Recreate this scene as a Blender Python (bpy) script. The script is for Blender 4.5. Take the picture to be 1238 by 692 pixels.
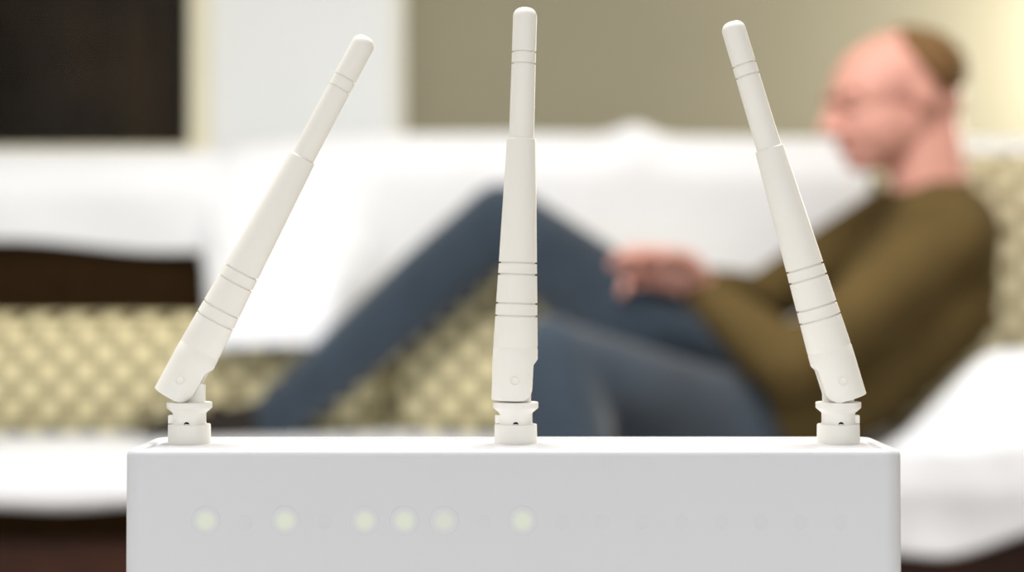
import bpy, bmesh, math, random
from mathutils import Vector, Matrix, noise

S = bpy.context.scene
for o in list(bpy.data.objects):
    bpy.data.objects.remove(o)
C = S.collection

# ------------------------------------------------------------------ camera, light, exposure
FPX, CX, CY, CAMZ = 2355.0, 619.0, 346.0, 0.65
cam_d = bpy.data.cameras.new('camera')
cam = bpy.data.objects.new('camera', cam_d); C.objects.link(cam)
cam.location = (0, 0, CAMZ); cam.rotation_euler = (math.pi/2, 0, 0)
cam_d.sensor_width = 36; cam_d.lens = FPX/1238*36
cam_d.clip_start = 0.01
cam_d.dof.use_dof = True
cam_d.dof.focus_distance = 0.622
cam_d.dof.aperture_fstop = 6.6
S.camera = cam

w = bpy.data.worlds.new('world'); S.world = w; w.use_nodes = True
w.node_tree.nodes['Background'].inputs[0].default_value = (0.95, 0.97, 1.0, 1)
w.node_tree.nodes['Background'].inputs[1].default_value = 1.2

S.view_settings.view_transform = 'Standard'
S.view_settings.look = 'None'
S.view_settings.exposure = 0.0
S.view_settings.gamma = 1.0
S.view_settings.use_curve_mapping = False

def area_light(name, loc, rot, sx, sy, power, col):
    d = bpy.data.lights.new(name, 'AREA'); d.shape = 'RECTANGLE'
    d.size = sx; d.size_y = sy; d.energy = power; d.color = col
    o = bpy.data.objects.new(name, d); C.objects.link(o)
    o.location = loc; o.rotation_euler = rot
    return o
area_light('ceiling_light_offscreen', (0.0, 1.35, 2.395), (0, 0, 0), 1.3, 1.3, 76, (1.0, 0.975, 0.94))

# lamp beside the sofa's end, out of the picture: it brightens the cream wall behind the person
pl = bpy.data.lights.new('lamp_right_offscreen', 'POINT'); pl.energy = 50; pl.color = (1.0, .955, .86); pl.shadow_soft_size = .1
plo = bpy.data.objects.new('lamp_right_offscreen', pl); C.objects.link(plo); plo.location = (1.5, 3.92, 1.17)

def P(px, py, Y):
    return Vector(((px-CX)*Y/FPX, Y, CAMZ-(py-CY)*Y/FPX))

# ------------------------------------------------------------------ materials
def lin(c):
    return tuple((v/255/12.92 if v/255 <= 0.04045 else ((v/255+0.055)/1.055)**2.4) for v in c)

def mat(name, rgb, rough=0.6, var=0.06, nscale=30, bump=0.0, bscale=200, spec=0.4, sss=0.0):
    m = bpy.data.materials.new(name); m.use_nodes = True
    nt = m.node_tree; b = nt.nodes['Principled BSDF']
    tc = nt.nodes.new('ShaderNodeTexCoord')
    n = nt.nodes.new('ShaderNodeTexNoise'); n.inputs['Scale'].default_value = nscale
    nt.links.new(tc.outputs['Object'], n.inputs['Vector'])
    r = nt.nodes.new('ShaderNodeValToRGB')
    c = lin(rgb)
    r.color_ramp.elements[0].position = 0.3; r.color_ramp.elements[1].position = 0.7
    r.color_ramp.elements[0].color = (*[v*(1-var) for v in c], 1)
    r.color_ramp.elements[1].color = (*[min(1, v*(1+var)) for v in c], 1)
    nt.links.new(n.outputs['Fac'], r.inputs['Fac'])
    nt.links.new(r.outputs['Color'], b.inputs['Base Color'])
    b.inputs['Roughness'].default_value = rough
    b.inputs['Specular IOR Level'].default_value = spec
    if sss:
        b.inputs['Subsurface Weight'].default_value = sss
        b.inputs['Subsurface Radius'].default_value = (0.003, 0.002, 0.001)
    if bump:
        n2 = nt.nodes.new('ShaderNodeTexNoise'); n2.inputs['Scale'].default_value = bscale
        nt.links.new(tc.outputs['Object'], n2.inputs['Vector'])
        bp = nt.nodes.new('ShaderNodeBump'); bp.inputs['Strength'].default_value = bump
        bp.inputs['Distance'].default_value = 0.002
        nt.links.new(n2.outputs['Fac'], bp.inputs['Height'])
        nt.links.new(bp.outputs['Normal'], b.inputs['Normal'])
    return m

def dot_fabric(name, base, dark, pitch):
    """cream fabric printed with a diagonal lattice of soft taupe dots"""
    m = bpy.data.materials.new(name); m.use_nodes = True
    nt = m.node_tree; b = nt.nodes['Principled BSDF']
    tc = nt.nodes.new('ShaderNodeTexCoord')
    sep = nt.nodes.new('ShaderNodeSeparateXYZ'); nt.links.new(tc.outputs['Object'], sep.inputs[0])
    def mth(op, a, bb=None):
        k = nt.nodes.new('ShaderNodeMath'); k.operation = op
        for i, v in enumerate((a, bb)):
            if v is None: continue
            if isinstance(v, (int, float)): k.inputs[i].default_value = v
            else: nt.links.new(v, k.inputs[i])
        return k.outputs[0]
    fx = mth('COSINE', mth('MULTIPLY', sep.outputs['X'], 2*math.pi/pitch))
    fz = mth('COSINE', mth('MULTIPLY', sep.outputs['Z'], 2*math.pi/pitch))
    v = mth('MULTIPLY', fx, fz)                      # +1 on both sub-lattices' dot centres
    r = nt.nodes.new('ShaderNodeValToRGB')
    v = mth('ADD', mth('MULTIPLY', v, .5), .5)
    r.color_ramp.elements[0].position = 0.36; r.color_ramp.elements[0].color = (*lin(dark), 1)
    r.color_ramp.elements[1].position = 0.44; r.color_ramp.elements[1].color = (*lin(base), 1)
    nt.links.new(v, r.inputs['Fac'])
    nt.links.new(r.outputs['Color'], b.inputs['Base Color'])
    b.inputs['Roughness'].default_value = 0.9
    b.inputs['Specular IOR Level'].default_value = 0.1
    return m

M = {}
M['shell'] = mat('router_plastic', (218, 219, 223), 0.33, 0.01, 8, 0.02, 900, 0.5)
M['antenna'] = mat('antenna_plastic', (248, 245, 237), 0.45, 0.01, 10, 0.03, 1500, 0.4)
M['hole'] = mat('dark_hole', (38, 26, 18), 0.7)
M['wood'] = mat('pale_table_top', (205, 203, 198), 0.4, 0.2, 12)
M['white_cloth'] = mat('white_cotton', (241, 243, 247), 0.95, 0.02, 6, 0.25, 60, 0.1)
M['brown_fabric'] = mat('dark_brown_upholstery', (46, 32, 15), 0.95, 0.15, 40, 0.2, 300, 0.1)
M['base_wood'] = mat('red_brown_wood', (66, 34, 18), 0.5, 0.25, 14)
M['dots'] = dot_fabric('dotted_beige_fabric', (230, 219, 176), (56, 44, 20), 0.060)
M['dots_soft'] = dot_fabric('softly_dotted_beige_fabric', (224, 214, 180), (128, 114, 80), 0.060)
M['jeans'] = mat('blue_denim', (55, 66, 78), 0.95, 0.18, 9, 0.2, 300, 0.1)
M['jeans'].node_tree.nodes['Principled BSDF'].inputs['Sheen Weight'].default_value = .35
M['sweater'] = mat('olive_brown_knit', (96, 80, 48), 0.95, 0.12, 14, 0.3, 200, 0.1)
M['skin'] = mat('skin', (228, 168, 152), 0.5, 0.05, 14, 0, 1, 0.35, 0.1)
M['lips'] = mat('lips', (190, 110, 100), 0.5)
M['hair'] = mat('short_brown_hair', (126, 96, 62), 0.85, 0.2, 120, 0.5, 300, 0.2)
M["eye"] = mat("eye_white", (222, 208, 200), 0.3)
M["iris"] = mat("iris", (62, 46, 36), 0.3)
M['sock'] = mat('dark_sock', (40, 34, 30), 0.95)
M['wall_white'] = mat('white_wall_paint', (238, 241, 242), 0.9, 0.01, 3, 0.05, 80, 0.1)
M['wall_beige'] = mat('cream_wall_paint', (152, 147, 128), 0.9, 0.02, 3, 0.05, 80, 0.1)
M['frame'] = mat('cream_window_frame', (232, 226, 200), 0.6, 0.02)
M['ceiling'] = mat('ceiling_paint', (240, 238, 230), 0.95, 0.01)
M['floor'] = mat('brown_floor', (98, 78, 60), 0.5, 0.2, 5)
M['curtain'] = mat('dark_curtain', (44, 33, 19), 0.95, 0.6, 5)
m = bpy.data.materials.new('dark_glass'); m.use_nodes = True
b = m.node_tree.nodes['Principled BSDF']
b.inputs['Base Color'].default_value = (0.9, 0.9, 0.88, 1); b.inputs['Roughness'].default_value = 0.02
b.inputs['Transmission Weight'].default_value = 1.0; b.inputs['IOR'].default_value = 1.12
M['glass'] = m

def light_mat(name, col, strength, base, soft=True):
    """a lens: glow that fades from the centre into the plastic round it"""
    m = bpy.data.materials.new(name); m.use_nodes = True
    nt = m.node_tree; b = nt.nodes['Principled BSDF']
    b.inputs['Base Color'].default_value = (*lin(base), 1); b.inputs['Roughness'].default_value = 0.33
    b.inputs['Emission Color'].default_value = (*col, 1)
    if soft:
        tc = nt.nodes.new('ShaderNodeTexCoord')
        ln = nt.nodes.new('ShaderNodeVectorMath'); ln.operation = 'LENGTH'
        nt.links.new(tc.outputs['Object'], ln.inputs[0])
        mr = nt.nodes.new('ShaderNodeMapRange'); mr.interpolation_type = 'SMOOTHSTEP'
        mr.inputs['From Min'].default_value = 0.0013; mr.inputs['From Max'].default_value = 0.0042
        mr.inputs['To Min'].default_value = strength; mr.inputs['To Max'].default_value = 0
        nt.links.new(ln.outputs['Value'], mr.inputs['Value'])
        nt.links.new(mr.outputs['Result'], b.inputs['Emission Strength'])
    else:
        b.inputs['Emission Strength'].default_value = strength
    return m
M['led'] = light_mat('green_light_glow', (0.40, 0.52, 0.0), 0.24, (218, 219, 223))
M['led_weak'] = light_mat('weak_green_light_glow', (0.40, 0.52, 0.0), 0.17, (218, 219, 223))
M['led_off'] = light_mat('unlit_lens', (0, 0, 0), 0, (216, 217, 221), False)

# ------------------------------------------------------------------ helpers
def obj(name, bm, material, parent=None, smooth=True, loc=None):
    me = bpy.data.meshes.new(name)
    bmesh.ops.recalc_face_normals(bm, faces=bm.faces[:])
    bm.to_mesh(me); bm.free()
    if smooth:
        for p in me.polygons: p.use_smooth = True
    o = bpy.data.objects.new(name, me); C.objects.link(o)
    me.materials.append(M[material] if isinstance(material, str) else material)
    if loc is not None: o.location = loc
    if parent: o.parent = parent
    return o

def tag(o, label, cat, group=None):
    o['label'] = label; o['category'] = cat
    if group: o['group'] = group
    return o

def empty(name, loc):
    o = bpy.data.objects.new(name, None); C.objects.link(o); o.location = loc
    o.empty_display_size = 0.05
    return o

def edge_split(o, deg=32):
    md = o.modifiers.new('edges', 'EDGE_SPLIT'); md.split_angle = math.radians(deg)

def struct(o):
    o['kind'] = 'structure'; return o

def box(bm, x0, x1, y0, y1, z0, z1, bev=0.0, seg=2):
    r = bmesh.ops.create_cube(bm, size=1)
    vs = r['verts']
    for v in vs:
        v.co = Vector(((x0+x1)/2+v.co.x*(x1-x0), (y0+y1)/2+v.co.y*(y1-y0), (z0+z1)/2+v.co.z*(z1-z0)))
    if bev:
        es = list({e for v in vs for e in v.link_edges})
        bmesh.ops.bevel(bm, geom=es, offset=bev, segments=seg, profile=0.5, affect='EDGES')
    return bm

def bx(*a, **k):
    return box(bmesh.new(), *a, **k)

def rings(bm, ring_list, cap0=True, cap1=True):
    """skin a list of closed rings of equal length"""
    vr = [[bm.verts.new(p) for p in r] for r in ring_list]
    n = len(vr[0])
    for a, c in zip(vr[:-1], vr[1:]):
        for i in range(n):
            bm.faces.new((a[i], a[(i+1) % n], c[(i+1) % n], c[i]))
    if cap0: bm.faces.new(vr[0][::-1])
    if cap1: bm.faces.new(vr[-1])
    return vr

def lathe(prof, seg=48, bm=None, fn=None, cap0=True, cap1=True):
    bm = bm or bmesh.new()
    R = []
    for r, z in prof:
        ring = []
        for i in range(seg):
            a = 2*math.pi*i/seg
            p = Vector((r*math.cos(a), r*math.sin(a), z))
            ring.append(fn(p) if fn else p)
        R.append(ring)
    rings(bm, R, cap0, cap1)
    return bm

def rrect(hx, hy, r, n=8):
    pts = []
    for cx, cy, a0 in ((hx-r, hy-r, 0), (-hx+r, hy-r, 90), (-hx+r, -hy+r, 180), (hx-r, -hy+r, 270)):
        for i in range(n+1):
            a = math.radians(a0+90*i/n)
            pts.append((cx+r*math.cos(a), cy+r*math.sin(a)))
    return pts

def grid(fn, nu, nv, bm=None):
    bm = bm or bmesh.new()
    V = [[bm.verts.new(fn(i/nu, j/nv)) for j in range(nv+1)] for i in range(nu+1)]
    for i in range(nu):
        for j in range(nv):
            bm.faces.new((V[i][j], V[i+1][j], V[i+1][j+1], V[i][j+1]))
    return bm

def sstep(a, c, x):
    t = max(0, min(1, (x-a)/(c-a))); return t*t*(3-2*t)

# ------------------------------------------------------------------ the room
YB, YC = 4.30, 3.78                 # recessed back wall, white wall section in front of it
XC = -0.235                          # end of the white wall section
ZC = 2.45
XL, XR, YF = -2.3, 2.4, -1.6
struct(obj('floor', bx(XL-.1, XR+.1, YF, YB+.1, -0.06, 0), 'floor', smooth=False))
struct(obj('ceiling', bx(XL-.1, XR+.1, YF, YB+.1, ZC, ZC+.06), 'ceiling', smooth=False))
struct(obj('wall_left', bx(XL-.1, XL, YF, YB+.1, 0, ZC), 'wall_white', smooth=False))
struct(obj('wall_right', bx(XR, XR+.1, YF, YB+.1, 0, ZC), 'wall_beige', smooth=False))
struct(obj('wall_back', bx(XC-.15, XR, YB, YB+.1, 0, ZC), 'wall_beige', smooth=False))
# white wall section with the window opening
WX0, WX1, WZ0, WZ1 = -1.75, -0.585, 0.878, 2.1
bm = bmesh.new()
box(bm, WX1, XC, YC, YB+.1, 0, ZC); box(bm, XL, WX0, YC, YC+.16, 0, ZC)
box(bm, WX0, WX1, YC, YC+.16, 0, WZ0); box(bm, WX0, WX1, YC, YC+.16, WZ1, ZC)
struct(obj('wall_front', bm, 'wall_white', smooth=False))
struct(obj('baseboard_back', bx(XC, XR, YB-.015, YB, 0, .08, bev=.004), 'wall_white', smooth=False))

win = empty('window_1', ((WX0+WX1)/2, YC, WZ0)); struct(win)
def wpart(name, bm, m):
    o = obj(name, bm, m, smooth=False)
    o.parent = win; o.matrix_parent_inverse = Matrix.Translation(win.location).inverted()
    return o
fw = .04
for a in ((WX0, WX0+fw, WZ0, WZ1), (WX1-fw, WX1, WZ0, WZ1)):
    wpart('frame_stile', bx(a[0], a[1], YC-.02, YC+.1, a[2], a[3], bev=.006), 'frame')
wpart('frame_rail', bx(WX0+fw, WX1-fw, YC-.019, YC+.1, WZ1-fw, WZ1, bev=.006), 'frame')
wpart('window_sill', bx(WX0-.0, WX1+.0, YC-.05, YC+.1, WZ0, WZ0+fw, bev=.006), 'frame')
wpart('pane', bx(WX0+fw, WX1-fw, YC+.05, YC+.056, WZ0+fw, WZ1-fw), 'glass')
# dark curtain hanging behind the glass, in folds
def curt(u, v):
    x = WX0+fw-.1+u*(WX1-WX0-2*fw+.2)
    return Vector((x, YC+.115+.02*math.sin(x*52)+.01*math.sin(x*23+1), WZ0-.1+v*(WZ1-WZ0+.2)))
cur = obj('curtain', grid(curt, 120, 8), 'curtain')
cur.modifiers.new('thick', 'SOLIDIFY').thickness = .004
tag(cur, 'dark brown folded curtain hanging behind the window pane', 'curtain')

# ------------------------------------------------------------------ low table under the router
tt = tag(empty('coffee_table', (0, .58, 0)), 'low pale table carrying the white router', 'table')
obj('table_top', bx(-.5, .5, -.33, .33, .405, .44, bev=.004), 'wood', tt, smooth=False)
for sx in (-1, 1):
    for sy in (-1, 1):
        obj('leg', bx(sx*.45-.025, sx*.45+.025, sy*.28-.025, sy*.28+.025, 0, .407, bev=.003), 'wood', tt, smooth=False)

# ------------------------------------------------------------------ router
RT, RB = 0.5995, 0.44
RY0, RY1 = 0.600, 0.6545
RCY = (RY0+RY1)/2
RHX, RHY = 0.1203, (RY1-RY0)/2
router = tag(empty('wireless_router', (0, RCY, RB)), 'white upright wireless router with three antennas and a row of small lights', 'router')
RXC = (621-CX)*0.6/FPX
router.location.x = RXC
H = RT-RB
bm = bmesh.new(); R = []
def ring_at(inset, z, grow=0.0):
    r = max(.0065-inset, .0012)
    return [Vector((x, y, z)) for x, y in rrect(RHX-inset+grow, RHY-inset, r)]
R.append(ring_at(.004, 0, .0008)); R.append(ring_at(.001, .001, .0008)); R.append(ring_at(0, .003, .0008))
R.append(ring_at(0, H*.5, .0004))
rb = .0024
for i in range(0, 9):
    a = math.pi/2*i/8
    R.append(ring_at(rb*(1-math.cos(a)), H-rb+rb*math.sin(a)))
R.append(ring_at(.0042, H)); R.append(ring_at(.0050, H-.0002)); R.append(ring_at(.0053, H-.0009)); R.append(ring_at(.0058, H-.0010))
rings(bm, R)
shell = obj('shell', bm, 'shell', router)
edge_split(shell, 50)
# recessed top cover plate
bm = bmesh.new()
R = []
for ins, z in ((.0061, H-.004), (.0061, H-.0008), (.0066, H-.0004), (.0075, H-.0004)):
    R.append([Vector((x, y, z)) for x, y in rrect(RHX-ins, RHY-ins, .004)])
rings(bm, R)
tp = obj('top_plate', bm, 'shell', router); edge_split(tp, 50)
# foot stand strip
obj('foot_pad', bx(-RHX+.01, RHX-.01, -RHY+.006, RHY-.006, -.0003, .0015), 'hole', router, smooth=False)
# speck on the front edge is dirt, left out; status lights
def disc_bm(r, t, seg=28):
    bm = bmesh.new()
    R = [[Vector((rr*math.cos(2*math.pi*i/seg), y, rr*math.sin(2*math.pi*i/seg))) for i in range(seg)]
         for rr, y in ((r, t), (r, 0), (r*.96, -t*.4))]
    rings(bm, R)
    return bm
def lpx(px, py):            # a point of the front face in the router's own frame
    p = P(px, py, RY0); return Vector((p.x-RXC, RY0-RCY, p.z-RB))
lit = {249: 'led', 345: 'led', 441: 'led', 489: 'led', 537: 'led_weak', 632: 'led'}
for px, mm in lit.items():
    obj('status_light', disc_bm(.0046, .00003), mm, router, loc=lpx(px, 630))['label'] = 'glowing pale green status light'
for px in (297, 393, 585, 680, 728, 776, 824, 872, 920, 968, 1016):
    obj('unlit_status_light', disc_bm(.0022, .00002), 'led_off', router, loc=lpx(px, 632))

# antennas -------------------------------------------------------------
AY = 0.632
U = AY/FPX                              # one photo pixel at the antenna plane, in metres
def groove(z, r, d=2.6, wd=.85):
    return [(r, z-wd-.3), (r-d, z-wd), (r-d, z+wd), (r, z+wd+.3)]
def sleeve_r(z):                        # radius of the tapering sleeve at height z over the rivet
    return 27.3+(17.4-27.3)*(z-30)/(292-30)
def xmax_fork(z):
    if z > 26: return 99
    if z > 19: return 21.8+(z-19)*.8
    if z > -8: return 21.8+.02*(z+8)
    t = (z+8)/16.0
    return 21.8-14+14*math.sqrt(max(0, 1-t*t))
def make_antenna(base_px, rivet_px, rivet_py, tip, mirror, k, wk):
    ang = math.atan2(tip[0]-rivet_px, rivet_py-tip[1])
    root_loc = P(rivet_px, rivet_py, AY)
    off = Vector((root_loc.x-RXC, AY-RCY, root_loc.z-RB))
    sx = -1 if mirror else 1
    def sc(p): return Vector((p.x*U*wk*sx, p.y*U*wk, p.z*U*k))
    # sleeve with forked hinge end
    bm = bmesh.new()
    prof = [(27.3, 22.0), (27.3, 24), (27.3, 26.1), (sleeve_r(38), 38), (sleeve_r(40)-.35, 39.6), (sleeve_r(41)-.35, 40.4), (sleeve_r(42), 42)]
    for g in (78, 93, 128, 142): prof += groove(g, sleeve_r(g))
    prof += [(17.6, 289), (17.2, 291.5), (16.4, 292.2), (14.6, 292.2)]
    def clip(p):
        q = p.copy(); q.x = min(q.x, xmax_fork(p.z)); return sc(q)
    lathe(prof, 56, bm, clip)
    # forked end: a C-shaped section round the slot that takes the hinge tongue
    R = []
    for z in (-24, -23.5, -22.5, -21, -19, -16.5, -14, -11, -8, -3, 2, 8, 14, 18.9, 20.5, 22.2):
        rr = min(27.3, sleeve_r(z))-(.6 if z < -23.8 else 0)
        a0 = math.asin(7.5/rr); xm = xmax_fork(z); ring = []
        for i in range(61):
            a = a0+(2*math.pi-2*a0)*i/60
            ring.append(Vector((min(rr*math.cos(a), xm), rr*math.sin(a), z)))
        ring += [Vector((-19.5, -7.5, z)), Vector((-19.5, 7.5, z))]
        R.append([sc(p) for p in ring])
    rings(bm, R)
    ant = obj('antenna', bm, 'antenna', router, loc=off); edge_split(ant, 30)
    ant.rotation_euler = (0, ang, 0)
    # thin upper rod with its domed tip
    prof = [(15.3, 288), (15.2, 300)]
    for g in (383, 397): prof += groove(g, 14.6, 2.2, .8)
    for i in range(0, 11):
        a = math.pi/2*i/10
        prof.append((14.5-11*(1-math.cos(a)), 440+11*math.sin(a)))
    prof.append((.05, 451.2))
    rod = obj('antenna_rod', lathe(prof, 48, fn=sc), 'antenna', ant); edge_split(rod, 35)
    # rivet heads, front and back: raised ring round a flat pin
    for s in (-1, 1):
        bm = bmesh.new(); R = []
        for r, y in ((5.6, -25.0), (5.6, -28.2), (5.2, -28.8), (4.4, -28.8), (3.9, -27.4), (.3, -27.4)):
            R.append([sc(Vector((r*math.cos(2*math.pi*i/28), s*-y*1.0, r*math.sin(2*math.pi*i/28)))) for i in range(28)])
        rings(bm, R)
        rv = obj('rivet', bm, 'antenna', ant); edge_split(rv, 35)
    # fixed base: ring, waist, flange and the hinge tongue
    bb = P(base_px, 533, AY); 
    zt = H                                   # top of the router in its own frame
    bo = Vector((bb.x-RXC, AY-RCY, zt))
    def zz(py): return (CAMZ-(py-CY)*U-RT)/U     # photo row -> height over the router's top, in pixels
    bm = bmesh.new()
    s1 = lambda p: Vector((p.x*U*sx, p.y*U, p.z*U))
    prof = [(26.0, -4.5), (25.6, zz(514)), (25.0, zz(513)), (21.0, zz(512.5)), (20.2, zz(511)), (20.2, zz(500)), (20.6, zz(499)),
            (27.0, zz(493.5)), (27.3, zz(492.5)), (27.3, zz(487)), (26.6, zz(486.2)), (17, zz(486))]
    lathe(prof, 56, bm, s1)
    # tongue standing up in the slot, rounded over the rivet
    cx = (rivet_px-base_px)*sx
    zr = zz(rivet_py)
    pts = [(18.5, zz(488)), (18.5, zr-6)]
    for i in range(0, 13):
        a = math.radians(-10+170*i/12)
        pts.append((cx+19*math.cos(a), zr+17*math.sin(a)))
    pts += [(-18, zr-6), (-18, zz(488))]
    rings(bm, [[s1(Vector((x, y, z))) for x, z in pts] for y in (-6.8, 6.8)])
    ba = obj('antenna_base', bm, 'antenna', router, loc=bo); edge_split(ba, 30)
    bm = bmesh.new()
    box(bm, *sorted((-25*sx*U, -17*sx*U)), -6*U, 6*U, zz(512.2)*U, zz(502)*U, bev=.8*U)
    obj('lug', bm, 'antenna', ba, smooth=False)
    bm = bmesh.new(); R = []
    for r, y in ((3.4, -16), (3.4, -20.6), (.2, -20.6)):
        R.append([Vector((r*math.cos(2*math.pi*i/20)*U-.0*U, y*U, (zz(512.6)+r*math.sin(2*math.pi*i/20))*U)) for i in range(20)])
    rings(bm, R)
    obj('vent_hole', bm, 'hole', ba)
    return ant
a1 = make_antenna(229.0, 222.0, 459.0, (443.5, 45.0), False, 1.042, .955)
a2 = make_antenna(623.5, 622.0, 460.0, (635.0, 9.5), False, 1.0, 1.0)
a3 = make_antenna(1013.5, 1014.0, 460.5, (884.5, 27.5), True, 1.005, 1.0)
for a, l in ((a1, 'white antenna bent far over to one side'), (a2, 'white antenna standing almost straight up'), (a3, 'white antenna tilted a little to one side')):
    a['label'] = l

# ------------------------------------------------------------------ sofa
SX0, SX1 = -1.35, 1.2
SF, SBF, SBB = 2.70, 3.36, 3.62
sofa = tag(empty('sofa', (0, 3.1, 0)), 'dark brown sofa with a wooden base, mostly hidden under white covers', 'sofa')
def spart(name, bm, m, smooth=True):
    o = obj(name, bm, m, smooth=smooth)
    o.parent = sofa; o.matrix_parent_inverse = Matrix.Translation(sofa.location).inverted()
    return o
spart('base', bx(SX0, SX1, SF+.03, SBB, .07, .30, bev=.012), 'base_wood', False)
for i, (a, c) in enumerate(((SX0+.18, -.08), (-.08, SX1-.2))):
    spart('seat_cushion', bx(a+.003, c-.003, SF+.005, SBF+.02, .295, .395, bev=.03, seg=4), 'brown_fabric')
spart('backrest', bx(SX0+.1, SX1-.1, SBF, SBB, .28, .862, bev=.05, seg=5), 'brown_fabric')
for a, c in ((SX0, SX0+.18), (SX1-.2, SX1)):
    spart('armrest', bx(a, c, SF+.01, SBB-.02, .28, .60, bev=.05, seg=5), 'brown_fabric')
for x in (SX0+.08, SX1-.08):
    for y in (SF+.1, SBB-.1):
        spart('leg', bx(x-.03, x+.03, y-.03, y+.03, 0, .075, bev=.004), 'base_wood', False)

def path_pt(path, t):
    L = [0]
    for a, c in zip(path[:-1], path[1:]): L.append(L[-1]+math.hypot(c[0]-a[0], c[1]-a[1]))
    d = t*L[-1]
    for i in range(len(path)-1):
        if d <= L[i+1] or i == len(path)-2:
            f = (d-L[i])/max(1e-9, L[i+1]-L[i])
            return path[i][0]+f*(path[i+1][0]-path[i][0]), path[i][1]+f*(path[i+1][1]-path[i][1])

# white throw over the backrest
def throw(u, v):
    x = SX0+.16+u*(SX1-SX0-.34)
    low = sstep(-.53, -.47, x)
    mid = low*(1-sstep(-.30, -.20, x))
    hem = .725-.012*sstep(-1.0, -.5, x)-(.165*low)+.006*math.sin(x*13)
    top = .880+.034*sstep(-.62, -.22, x)-.008*sstep(-.1, .6, x)
    top += .022*math.exp(-((x-.215)/.035)**2)
    yf = SBF-.012
    path = [(SBB+.012, .45), (SBB+.012, .80), (SBB-.02, top-.025), (SBB-.07, top), (SBF+.06, top), (SBF+.015, top-.025), (yf, top-.07),
            (yf-.05*mid, max(.74, hem+.035)), (yf-.20*mid, max(.65, hem+.033)), (yf-.236*mid, hem+.05 if mid > .3 else hem+.03), (yf-.238*mid, hem)]
    y, z = path_pt(path, v)
    n = noise.noise(Vector((x*3.1, v*4, 1.3)))
    front = sstep(.5, .7, v)
    y -= front*(.010*abs(n)+.006*(1+math.sin(x*19+z*7))*.5)
    return Vector((x, y, z+.006*n*(1-front)))
th = obj('throw', grid(throw, 150, 60), 'white_cloth')
th.modifiers.new('sub', 'SUBSURF').levels = 0
md = th.modifiers.new('thick', 'SOLIDIFY'); md.thickness = .006; md.offset = 1
tag(th, 'white throw draped over the top of the sofa backrest', 'throw')

# white sheet over the seat
def sheet(u, v):
    x = SX0+.19+u*(SX1-SX0-.40)
    hem = .338+.008*math.sin(x*9+.6)+.005*math.sin(x*23)
    path = [(SBF-.01, .403), (SF+.05, .403), (SF+.02, .400), (SF-.001, .386), (SF-.008, .365), (SF-.010, hem)]
    y, z = path_pt(path, v)
    n = noise.noise(Vector((x*5, y*5, .3)))
    z += .008*max(0, n)*sstep(SF, SF+.1, y)
    y -= .007*(1+math.sin(x*21+2*math.sin(x*4)))*(1-sstep(SF-.01, SF+.03, y))
    return Vector((x, y, z))
sh = obj('seat_sheet', grid(sheet, 160, 50), 'white_cloth')
md = sh.modifiers.new('thick', 'SOLIDIFY'); md.thickness = .004; md.offset = 1
tag(sh, 'white sheet spread flat over the sofa seat', 'sheet')

# white blanket bunched up on the seat's front, hanging over the edge
def blanket(u, v):
    x = .515+u*.48
    rise = sstep(-.08, .95, (x-.515)/.19)
    h = .415+.135*rise+.01*math.sin(x*11)
    hem = .285+.025*sstep(.58, .70, x)+.008*math.sin(x*18)
    path = [(2.83, .41), (2.82, .41+(h-.41)*.7), (2.79, h-.006), (2.755, h), (2.71, h-.03), (2.67, h-.09*rise-.02), (2.652, .43), (2.645, .37), (2.655, hem)]
    y, z = path_pt(path, v)
    n = noise.noise(Vector((x*7, z*6, 4.3)))
    f = sstep(.25, .5, v)
    y -= f*(.022*n+.010*math.sin(x*34+z*12)); z += (1-f)*.01*n
    return Vector((x, y, z))
bl = obj('blanket', grid(blanket, 70, 60), 'white_cloth')
md = bl.modifiers.new('thick', 'SOLIDIFY'); md.thickness = .008; md.offset = -1
tag(bl, 'white blanket bunched up beside the sitting person, hanging over the seat edge', 'blanket')

# dotted cushions
def pillow(wx, hz, dy, nx=36, nz=24, edge=.35, p=.36):
    bm = bmesh.new()
    def f(s):
        def g(u, v):
            a, c = u*2-1, v*2-1
            t = max(0, (1-a*a))**p*max(0, (1-c*c))**p
            pin = 1-.035*(a*a*c*c)
            return Vector((a*wx/2*pin, s*dy/2*t, c*hz/2*pin))
        return g
    grid(f(1), nx, nz, bm); grid(f(-1), nx, nz, bm)
    bmesh.ops.remove_doubles(bm, verts=bm.verts[:], dist=1e-5)
    return bm
def cushion(x0, x1, z0, z1, yc, dy, rx, ry, label, mt='dots'):
    root = tag(obj('cushion', pillow(x1-x0, z1-z0, dy), mt, loc=((x0+x1)/2, yc, (z0+z1)/2)), label, 'cushion', 'dotted cushions on the sofa')
    root.rotation_euler = (rx, ry, 0)
    # piped seam round the edge
    bm = bmesh.new(); R = []
    wx, hz = (x1-x0)/2, (z1-z0)/2
    pts = []
    for i in range(25): pts.append((-1+2*i/24, -1))
    for i in range(1, 13): pts.append((1, -1+2*i/12))
    for i in range(1, 25): pts.append((1-2*i/24, 1))
    for i in range(1, 12): pts.append((-1, 1-2*i/12))
    pts = [Vector((a*wx*(1-.035*a*a*c*c), 0, c*hz*(1-.035*a*a*c*c))) for a, c in pts]
    n = len(pts); r = .005
    V = []
    for i, p in enumerate(pts):
        d = (pts[(i+1) % n]-pts[i-1]).normalized(); nn = Vector((d.z, 0, -d.x))
        V.append([bm.verts.new(p+nn*r*math.cos(k*math.pi/3)+Vector((0, 1, 0))*r*math.sin(k*math.pi/3)) for k in range(6)])
    for i in range(n):
        for k in range(6):
            bm.faces.new((V[i][k], V[i][(k+1) % 6], V[(i+1) % n][(k+1) % 6], V[(i+1) % n][k]))
    obj('piping', bm, mt, root)
    return root
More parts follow.
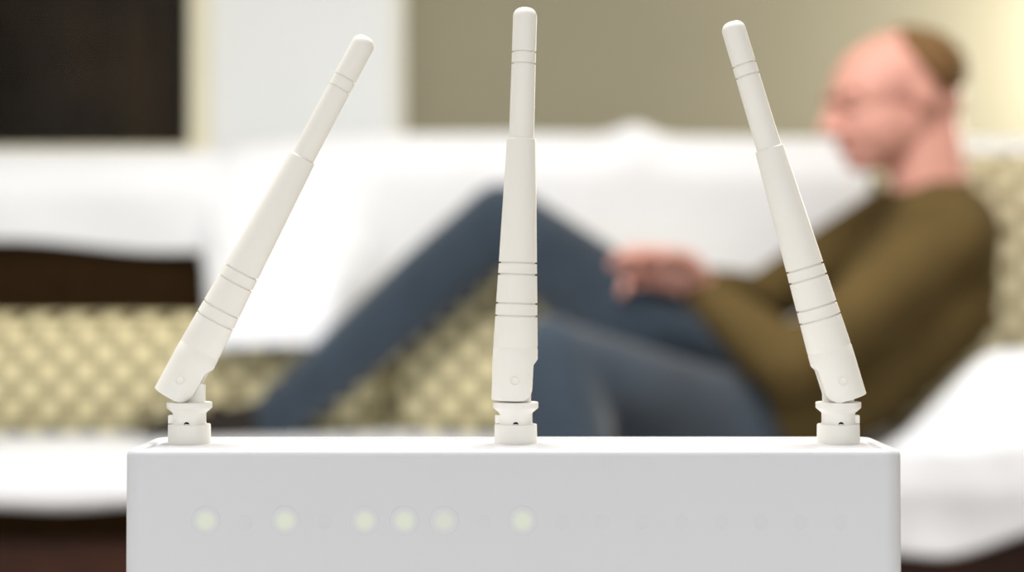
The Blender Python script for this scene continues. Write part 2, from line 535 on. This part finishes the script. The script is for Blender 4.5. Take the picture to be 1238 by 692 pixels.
cushion(-1.17, -.205, .398, .60, 3.235, .19, math.radians(-8), 0, 'long beige dotted cushion on the sofa below a bare dark stretch of backrest')
cushion(-.20, .42, .398, .672, 3.235, .19, math.radians(-8), 0, 'beige dotted cushion on the sofa behind the bent knee')
cushion(.60, 1.02, .41, .87, 3.24, .17, math.radians(-7), 0, 'tall beige dotted cushion standing behind the person\'s back', 'dots_soft')

# ------------------------------------------------------------------ person
def capsule(bm, a, c, ra, rb, seg=18, sc=None):
    """tapered capsule from a to c"""
    a, c = Vector(a), Vector(c)
    d = c-a; L = d.length
    z = d.normalized() if L > 1e-6 else Vector((0, 0, 1))
    q = Vector((0, 0, 1)).rotation_difference(z)
    prof = []
    for i in range(0, 6): t = math.pi/2*i/6; prof.append((ra*math.sin(t)+1e-5, -ra*math.cos(t)))
    prof.append((ra, 0)); prof.append((rb, L))
    for i in range(1, 7): t = math.pi/2*i/6; prof.append((rb*math.cos(t)+1e-5, L+rb*math.sin(t)))
    R = [[a+q@Vector((r*math.cos(2*math.pi*k/seg), r*math.sin(2*math.pi*k/seg), h)) for k in range(seg)] for r, h in prof]
    rings(bm, R)
def chain(bm, pts, rad):
    for i in range(len(pts)-1): capsule(bm, pts[i], pts[i+1], rad[i], rad[i+1])
def ellipsoid(bm, mtx, c, r):
    e = bmesh.ops.create_uvsphere(bm, u_segments=24, v_segments=16, radius=1)
    for v in e['verts']:
        v.co = mtx@Vector((c[0]+v.co.x*r[0], c[1]+v.co.y*r[1], c[2]+v.co.z*r[2]))
def remeshed(name, bm, voxel, material, smooth=8, parent=None):
    me = bpy.data.meshes.new('tmp'); bmesh.ops.recalc_face_normals(bm, faces=bm.faces[:]); bm.to_mesh(me); bm.free()
    t = bpy.data.objects.new('tmp', me); C.objects.link(t)
    r = t.modifiers.new('r', 'REMESH'); r.mode = 'VOXEL'; r.voxel_size = voxel
    s = t.modifiers.new('s', 'SMOOTH'); s.factor = .5; s.iterations = smooth
    dg = bpy.context.evaluated_depsgraph_get()
    nm = bpy.data.meshes.new_from_object(t.evaluated_get(dg)); nm.name = name
    bpy.data.objects.remove(t); bpy.data.meshes.remove(me)
    for p in nm.polygons: p.use_smooth = True
    nm.materials.clear(); nm.materials.append(M[material])
    o = bpy.data.objects.new(name, nm); C.objects.link(o)
    if parent: o.parent = parent
    return o

YP = 2.98
pel = P(930, 497, YP); wst = P(1030, 452, YP); chs = P(1108, 362, YP); upc = P(1130, 287, YP); nkb = P(1124, 240, YP)
nS, nE, nW = P(1150, 290, 2.82), P(955, 445, 2.76), P(850, 352, 2.90)
fS, fE, fW = P(1078, 268, 3.14), P(915, 368, 3.20), P(850, 347, 3.07)
fH, fK, fA = P(905, 500, 3.07), P(607, 266, 3.10), P(325, 512, 3.12)
nH, nK = P(905, 528, 2.90), P(662, 438, 2.66)
nA = Vector((nK.x+.07, 2.56, .10))
sy = lambda v, d: v+Vector((0, d, 0))
def torso(bm, g):
    for d in (-1, 1):
        chain(bm, [sy(pel, d*.075), sy(wst, d*.06), sy(chs, d*.075), sy(upc, d*.07)], [.092+g, .088+g, .105+g, .085+g])
    capsule(bm, nS, fS, .052+g, .052+g)
    capsule(bm, sy(upc, -.05), sy(nkb, 0), .07+g, .05+g*.5); capsule(bm, sy(upc, .05), sy(nkb, 0), .07+g, .05+g*.5)
def arms(bm, g):
    chain(bm, [nS, nS.lerp(nE, .4), nE], [.056+g, .054+g, .042+g]); chain(bm, [nE, nE.lerp(nW, .35), nW], [.042+g, .044+g, .029+g*.8])
    chain(bm, [fS, fS.lerp(fE, .4), fE], [.054+g, .052+g, .042+g]); chain(bm, [fE, fE.lerp(fW, .35), fW], [.042+g, .042+g, .029+g*.8])
def legs(bm, g, foot=True):
    chain(bm, [fH, fH.lerp(fK, .5), fK], [.088+g, .080+g, .056+g]); chain(bm, [fK, fK.lerp(fA, .32), fA], [.056+g, .056+g, .038+g])
    chain(bm, [nH, nH.lerp(nK, .5)-Vector((0, 0, .008)), nH.lerp(nK, .8)-Vector((0, 0, .01)), nK], [.084+g, .076+g, .072+g, .058+g]); chain(bm, [nK, nK.lerp(nA, .32), nA], [.060+g, .070+g, .038+g])
def feet(bm, g):
    fz = .424
    heel = Vector((fA.x+.02, fA.y, .432)); ball = Vector((fA.x-.13, fA.y-.01, fz)); toe = Vector((fA.x-.19, fA.y-.015, fz-.004))
    chain(bm, [fA, heel], [.036+g, .026+g]); chain(bm, [fA, ball, toe], [.036+g, .020+g, .013+g])
    for dy in (-.025, .025): chain(bm, [heel, sy(ball, dy), sy(toe, dy*.8)], [.026+g, .018+g, .013+g])
    heel = Vector((nA.x+.02, nA.y+.03, .034)); ball = Vector((nA.x-.05, nA.y-.13, .024)); toe = Vector((nA.x-.07, nA.y-.19, .02))
    chain(bm, [nA, heel], [.036+g, .028+g]); chain(bm, [nA, ball, toe], [.036+g, .020+g, .014+g])
    for dx in (-.025, .025): chain(bm, [heel, ball+Vector((dx, 0, 0)), toe+Vector((dx*.8, 0, 0))], [.028+g, .018+g, .014+g])
def hand(bm, W, F, N, T, curl):
    """W wrist, F along the palm, N out of the back of the hand, T towards the thumb side"""
    F = F.normalized(); N = (N-F*N.dot(F)).normalized(); T0 = T; T = N.cross(F).normalized()
    if T.dot(T0) < 0: T = -T
    for i, o in enumerate((.033, .011, -.011, -.032)):
        b0 = W+F*.018+T*o*.6; b1 = W+F*(.082-.006*abs(i-1))+T*o
        capsule(bm, b0, b1, .016, .0138)
        L = (.040, .045, .042, .032)[i]; p = b1; th = 0
        for s, r0, r1 in ((1.0, .0098, .0092), (.62, .0092, .0086), (.5, .0086, .0078)):
            th += curl
            q = p+(F*math.cos(th)-N*math.sin(th)+T*(o*2.0))*L*s
            capsule(bm, p, q, r0, r1, 12); p = q
    t0 = W+F*.028+T*.022; t1 = t0+(F*.75+T*.7-N*.25).normalized()*.040; t2 = t1+(F*.95+T*.2-N*.4).normalized()*.030; t3 = t2+(F*.95-T*.05-N*.45).normalized()*.024
    chain(bm, [t0, t1, t2, t3], [.016, .0125, .0105, .009])

# head frame: forward, side (towards the photograph's side), up
hc = P(1080, 118, 2.97)
pitch, yaw = math.radians(13), math.radians(14)
base = Matrix(((-1, 0, 0), (0, -1, 0), (0, 0, 1)))          # local x -> -X, local y -> -Y
HM = Matrix.Translation(hc) @ (Matrix.Rotation(yaw, 3, 'Z')@base@Matrix.Rotation(pitch, 3, 'Y')).to_4x4() @ Matrix.Diagonal((1.06, 1.0, .9, 1))
def head(bm):
    E = lambda c, r: ellipsoid(bm, HM, c, r)
    K = lambda a, c, ra, rb: capsule(bm, HM@Vector(a), HM@Vector(c), ra, rb, 14)
    E((-.013, 0, .030), (.098, .076, .079)); E((-.034, 0, -.012), (.070, .066, .070)); E((-.006, 0, -.042), (.062, .062, .058)); E((.030, 0, .020), (.060, .066, .066))
    E((.030, 0, -.036), (.066, .063, .082)); E((.058, 0, -.088), (.034, .038, .026)); E((.020, 0, -.070), (.052, .056, .036))
    K((.088, 0, .014), (.114, 0, -.028), .009, .011); K((.100, .011, -.034), (.100, -.011, -.034), .0095, .0095)
    K((.084, .034, .020), (.084, -.034, .020), .011, .011)
    K((.088, .018, -.062), (.088, -.018, -.062), .008, .008)
    for s in (1, -1):
        E((-.016, s*.071, -.006), (.017, .010, .028))
body = bmesh.new()
torso(body, -.012); arms(body, -.010); legs(body, -.010); feet(body, -.004)
head(body)
capsule(body, nkb, HM@Vector((-.02, 0, -.03)), .056, .052); capsule(body, nkb+Vector((.012, 0, -.01)), HM@Vector((-.045, 0, 0)), .054, .05)
hd = P(752, 268, 2.90)-nW; hd.y = -.085
hand(body, nW, hd, Vector((-.40, -.16, .90)), Vector((0, 1, .1)), .34)
hand(body, fW, P(770, 312, 3.03)-fW, Vector((-.4, .1, .9)), Vector((0, -1, .1)), .5)
person = remeshed('person', body, .0036, 'skin', 4)
tag(person, 'person in olive brown sweater and blue jeans reclining on the sofa, one knee raised', 'person')

def in_person(o): o.parent = person; return o
bm = bmesh.new(); torso(bm, 0); arms(bm, .004)
in_person(remeshed('sweater', bm, .009, 'sweater', 5))
bm = bmesh.new(); legs(bm, .004); 
for d in (-1, 1): capsule(bm, sy(pel, d*.075), sy(pel.lerp(wst, .4), d*.07), .088, .083)
in_person(remeshed('jeans', bm, .009, 'jeans', 5))
for which in (0, 1):
    bm = bmesh.new(); feet(bm, .003)
    s = in_person(remeshed('sock', bm, .006, 'sock', 4))
    bm = bmesh.new(); bm.from_mesh(s.data)
    bmesh.ops.delete(bm, geom=[v for v in bm.verts if (v.co.z < .3) == (which == 0)], context='VERTS')
    bm.to_mesh(s.data); bm.free()
# sweater collar
bm = bmesh.new(); R = []
nd = (HM@Vector((-.03, 0, -.02))-nkb).normalized(); q = Vector((0, 0, 1)).rotation_difference(nd)
for r, h in ((.066, -.005), (.068, .008), (.065, .018), (.060, .018), (.058, .004)):
    R.append([nkb+q@Vector((r*math.cos(2*math.pi*k/32)*1.0, r*math.sin(2*math.pi*k/32), h)) for k in range(32)])
rings(bm, R, False, False)
in_person(obj('collar', bm, 'sweater'))
# cropped hair: shell over the back and sides of the skull
bm = bmesh.new()
ellipsoid(bm, Matrix.Identity(4), (-.013, 0, .030), (.0995, .0775, .0802))
bmesh.ops.subdivide_edges(bm, edges=bm.edges[:], cuts=1, use_grid_fill=True)
kill = []
for v in bm.verts:
    x, y, z = v.co
    front = -.030+.028*sstep(.0, .06, abs(y))*(1 if z > .03 else .3)
    if x > front or z < -.012 or (z < .022 and x > -.035): kill.append(v)
bmesh.ops.delete(bm, geom=kill, context='VERTS')
for it in range(6):
    bd = [v for v in bm.verts if v.is_boundary]
    mv = {v: sum(((e.other_vert(v).co) for e in v.link_edges if e.is_boundary), Vector())/2 for v in bd}
    for v, c in mv.items(): v.co = v.co.lerp(c, .6)
for v in bm.verts: v.co = HM@v.co
hr = in_person(obj('hair', bm, 'hair'))
md = hr.modifiers.new('thick', 'SOLIDIFY'); md.thickness = .006; md.offset = -1
for s in (1, -1):
    bm = bmesh.new(); ellipsoid(bm, HM, (.0765, s*.031, .001), (.0125, .0145, .0085)); ey = in_person(obj('eye', bm, 'eye'))
    bm = bmesh.new(); ellipsoid(bm, HM, (.0865, s*.032, -.001), (.0035, .006, .006)); obj('iris', bm, 'iris', ey)
    bm = bmesh.new(); ellipsoid(bm, HM, (.0768, s*.031, .0042), (.0135, .0158, .0085)); obj('eyelid', bm, 'skin', ey)
    bm = bmesh.new()
    pts = [HM@Vector((.0965-.022*t**1.6, s*(.014+.036*t), .020+.006*math.sin(t*2.6))) for t in (0, .25, .5, .75, 1)]
    chain(bm, pts, [.003, .004, .004, .0035, .0025]); in_person(obj('eyebrow', bm, 'hair'))
bm = bmesh.new()
for z, r in ((-.058, .0042), (-.067, .005)):
    chain(bm, [HM@Vector((.0965-.014*abs(t)**1.5, .019*t, z)) for t in (-1, -.5, 0, .5, 1)], [r*.5, r, r, r, r*.5])
in_person(obj('lips', bm, 'lips'))
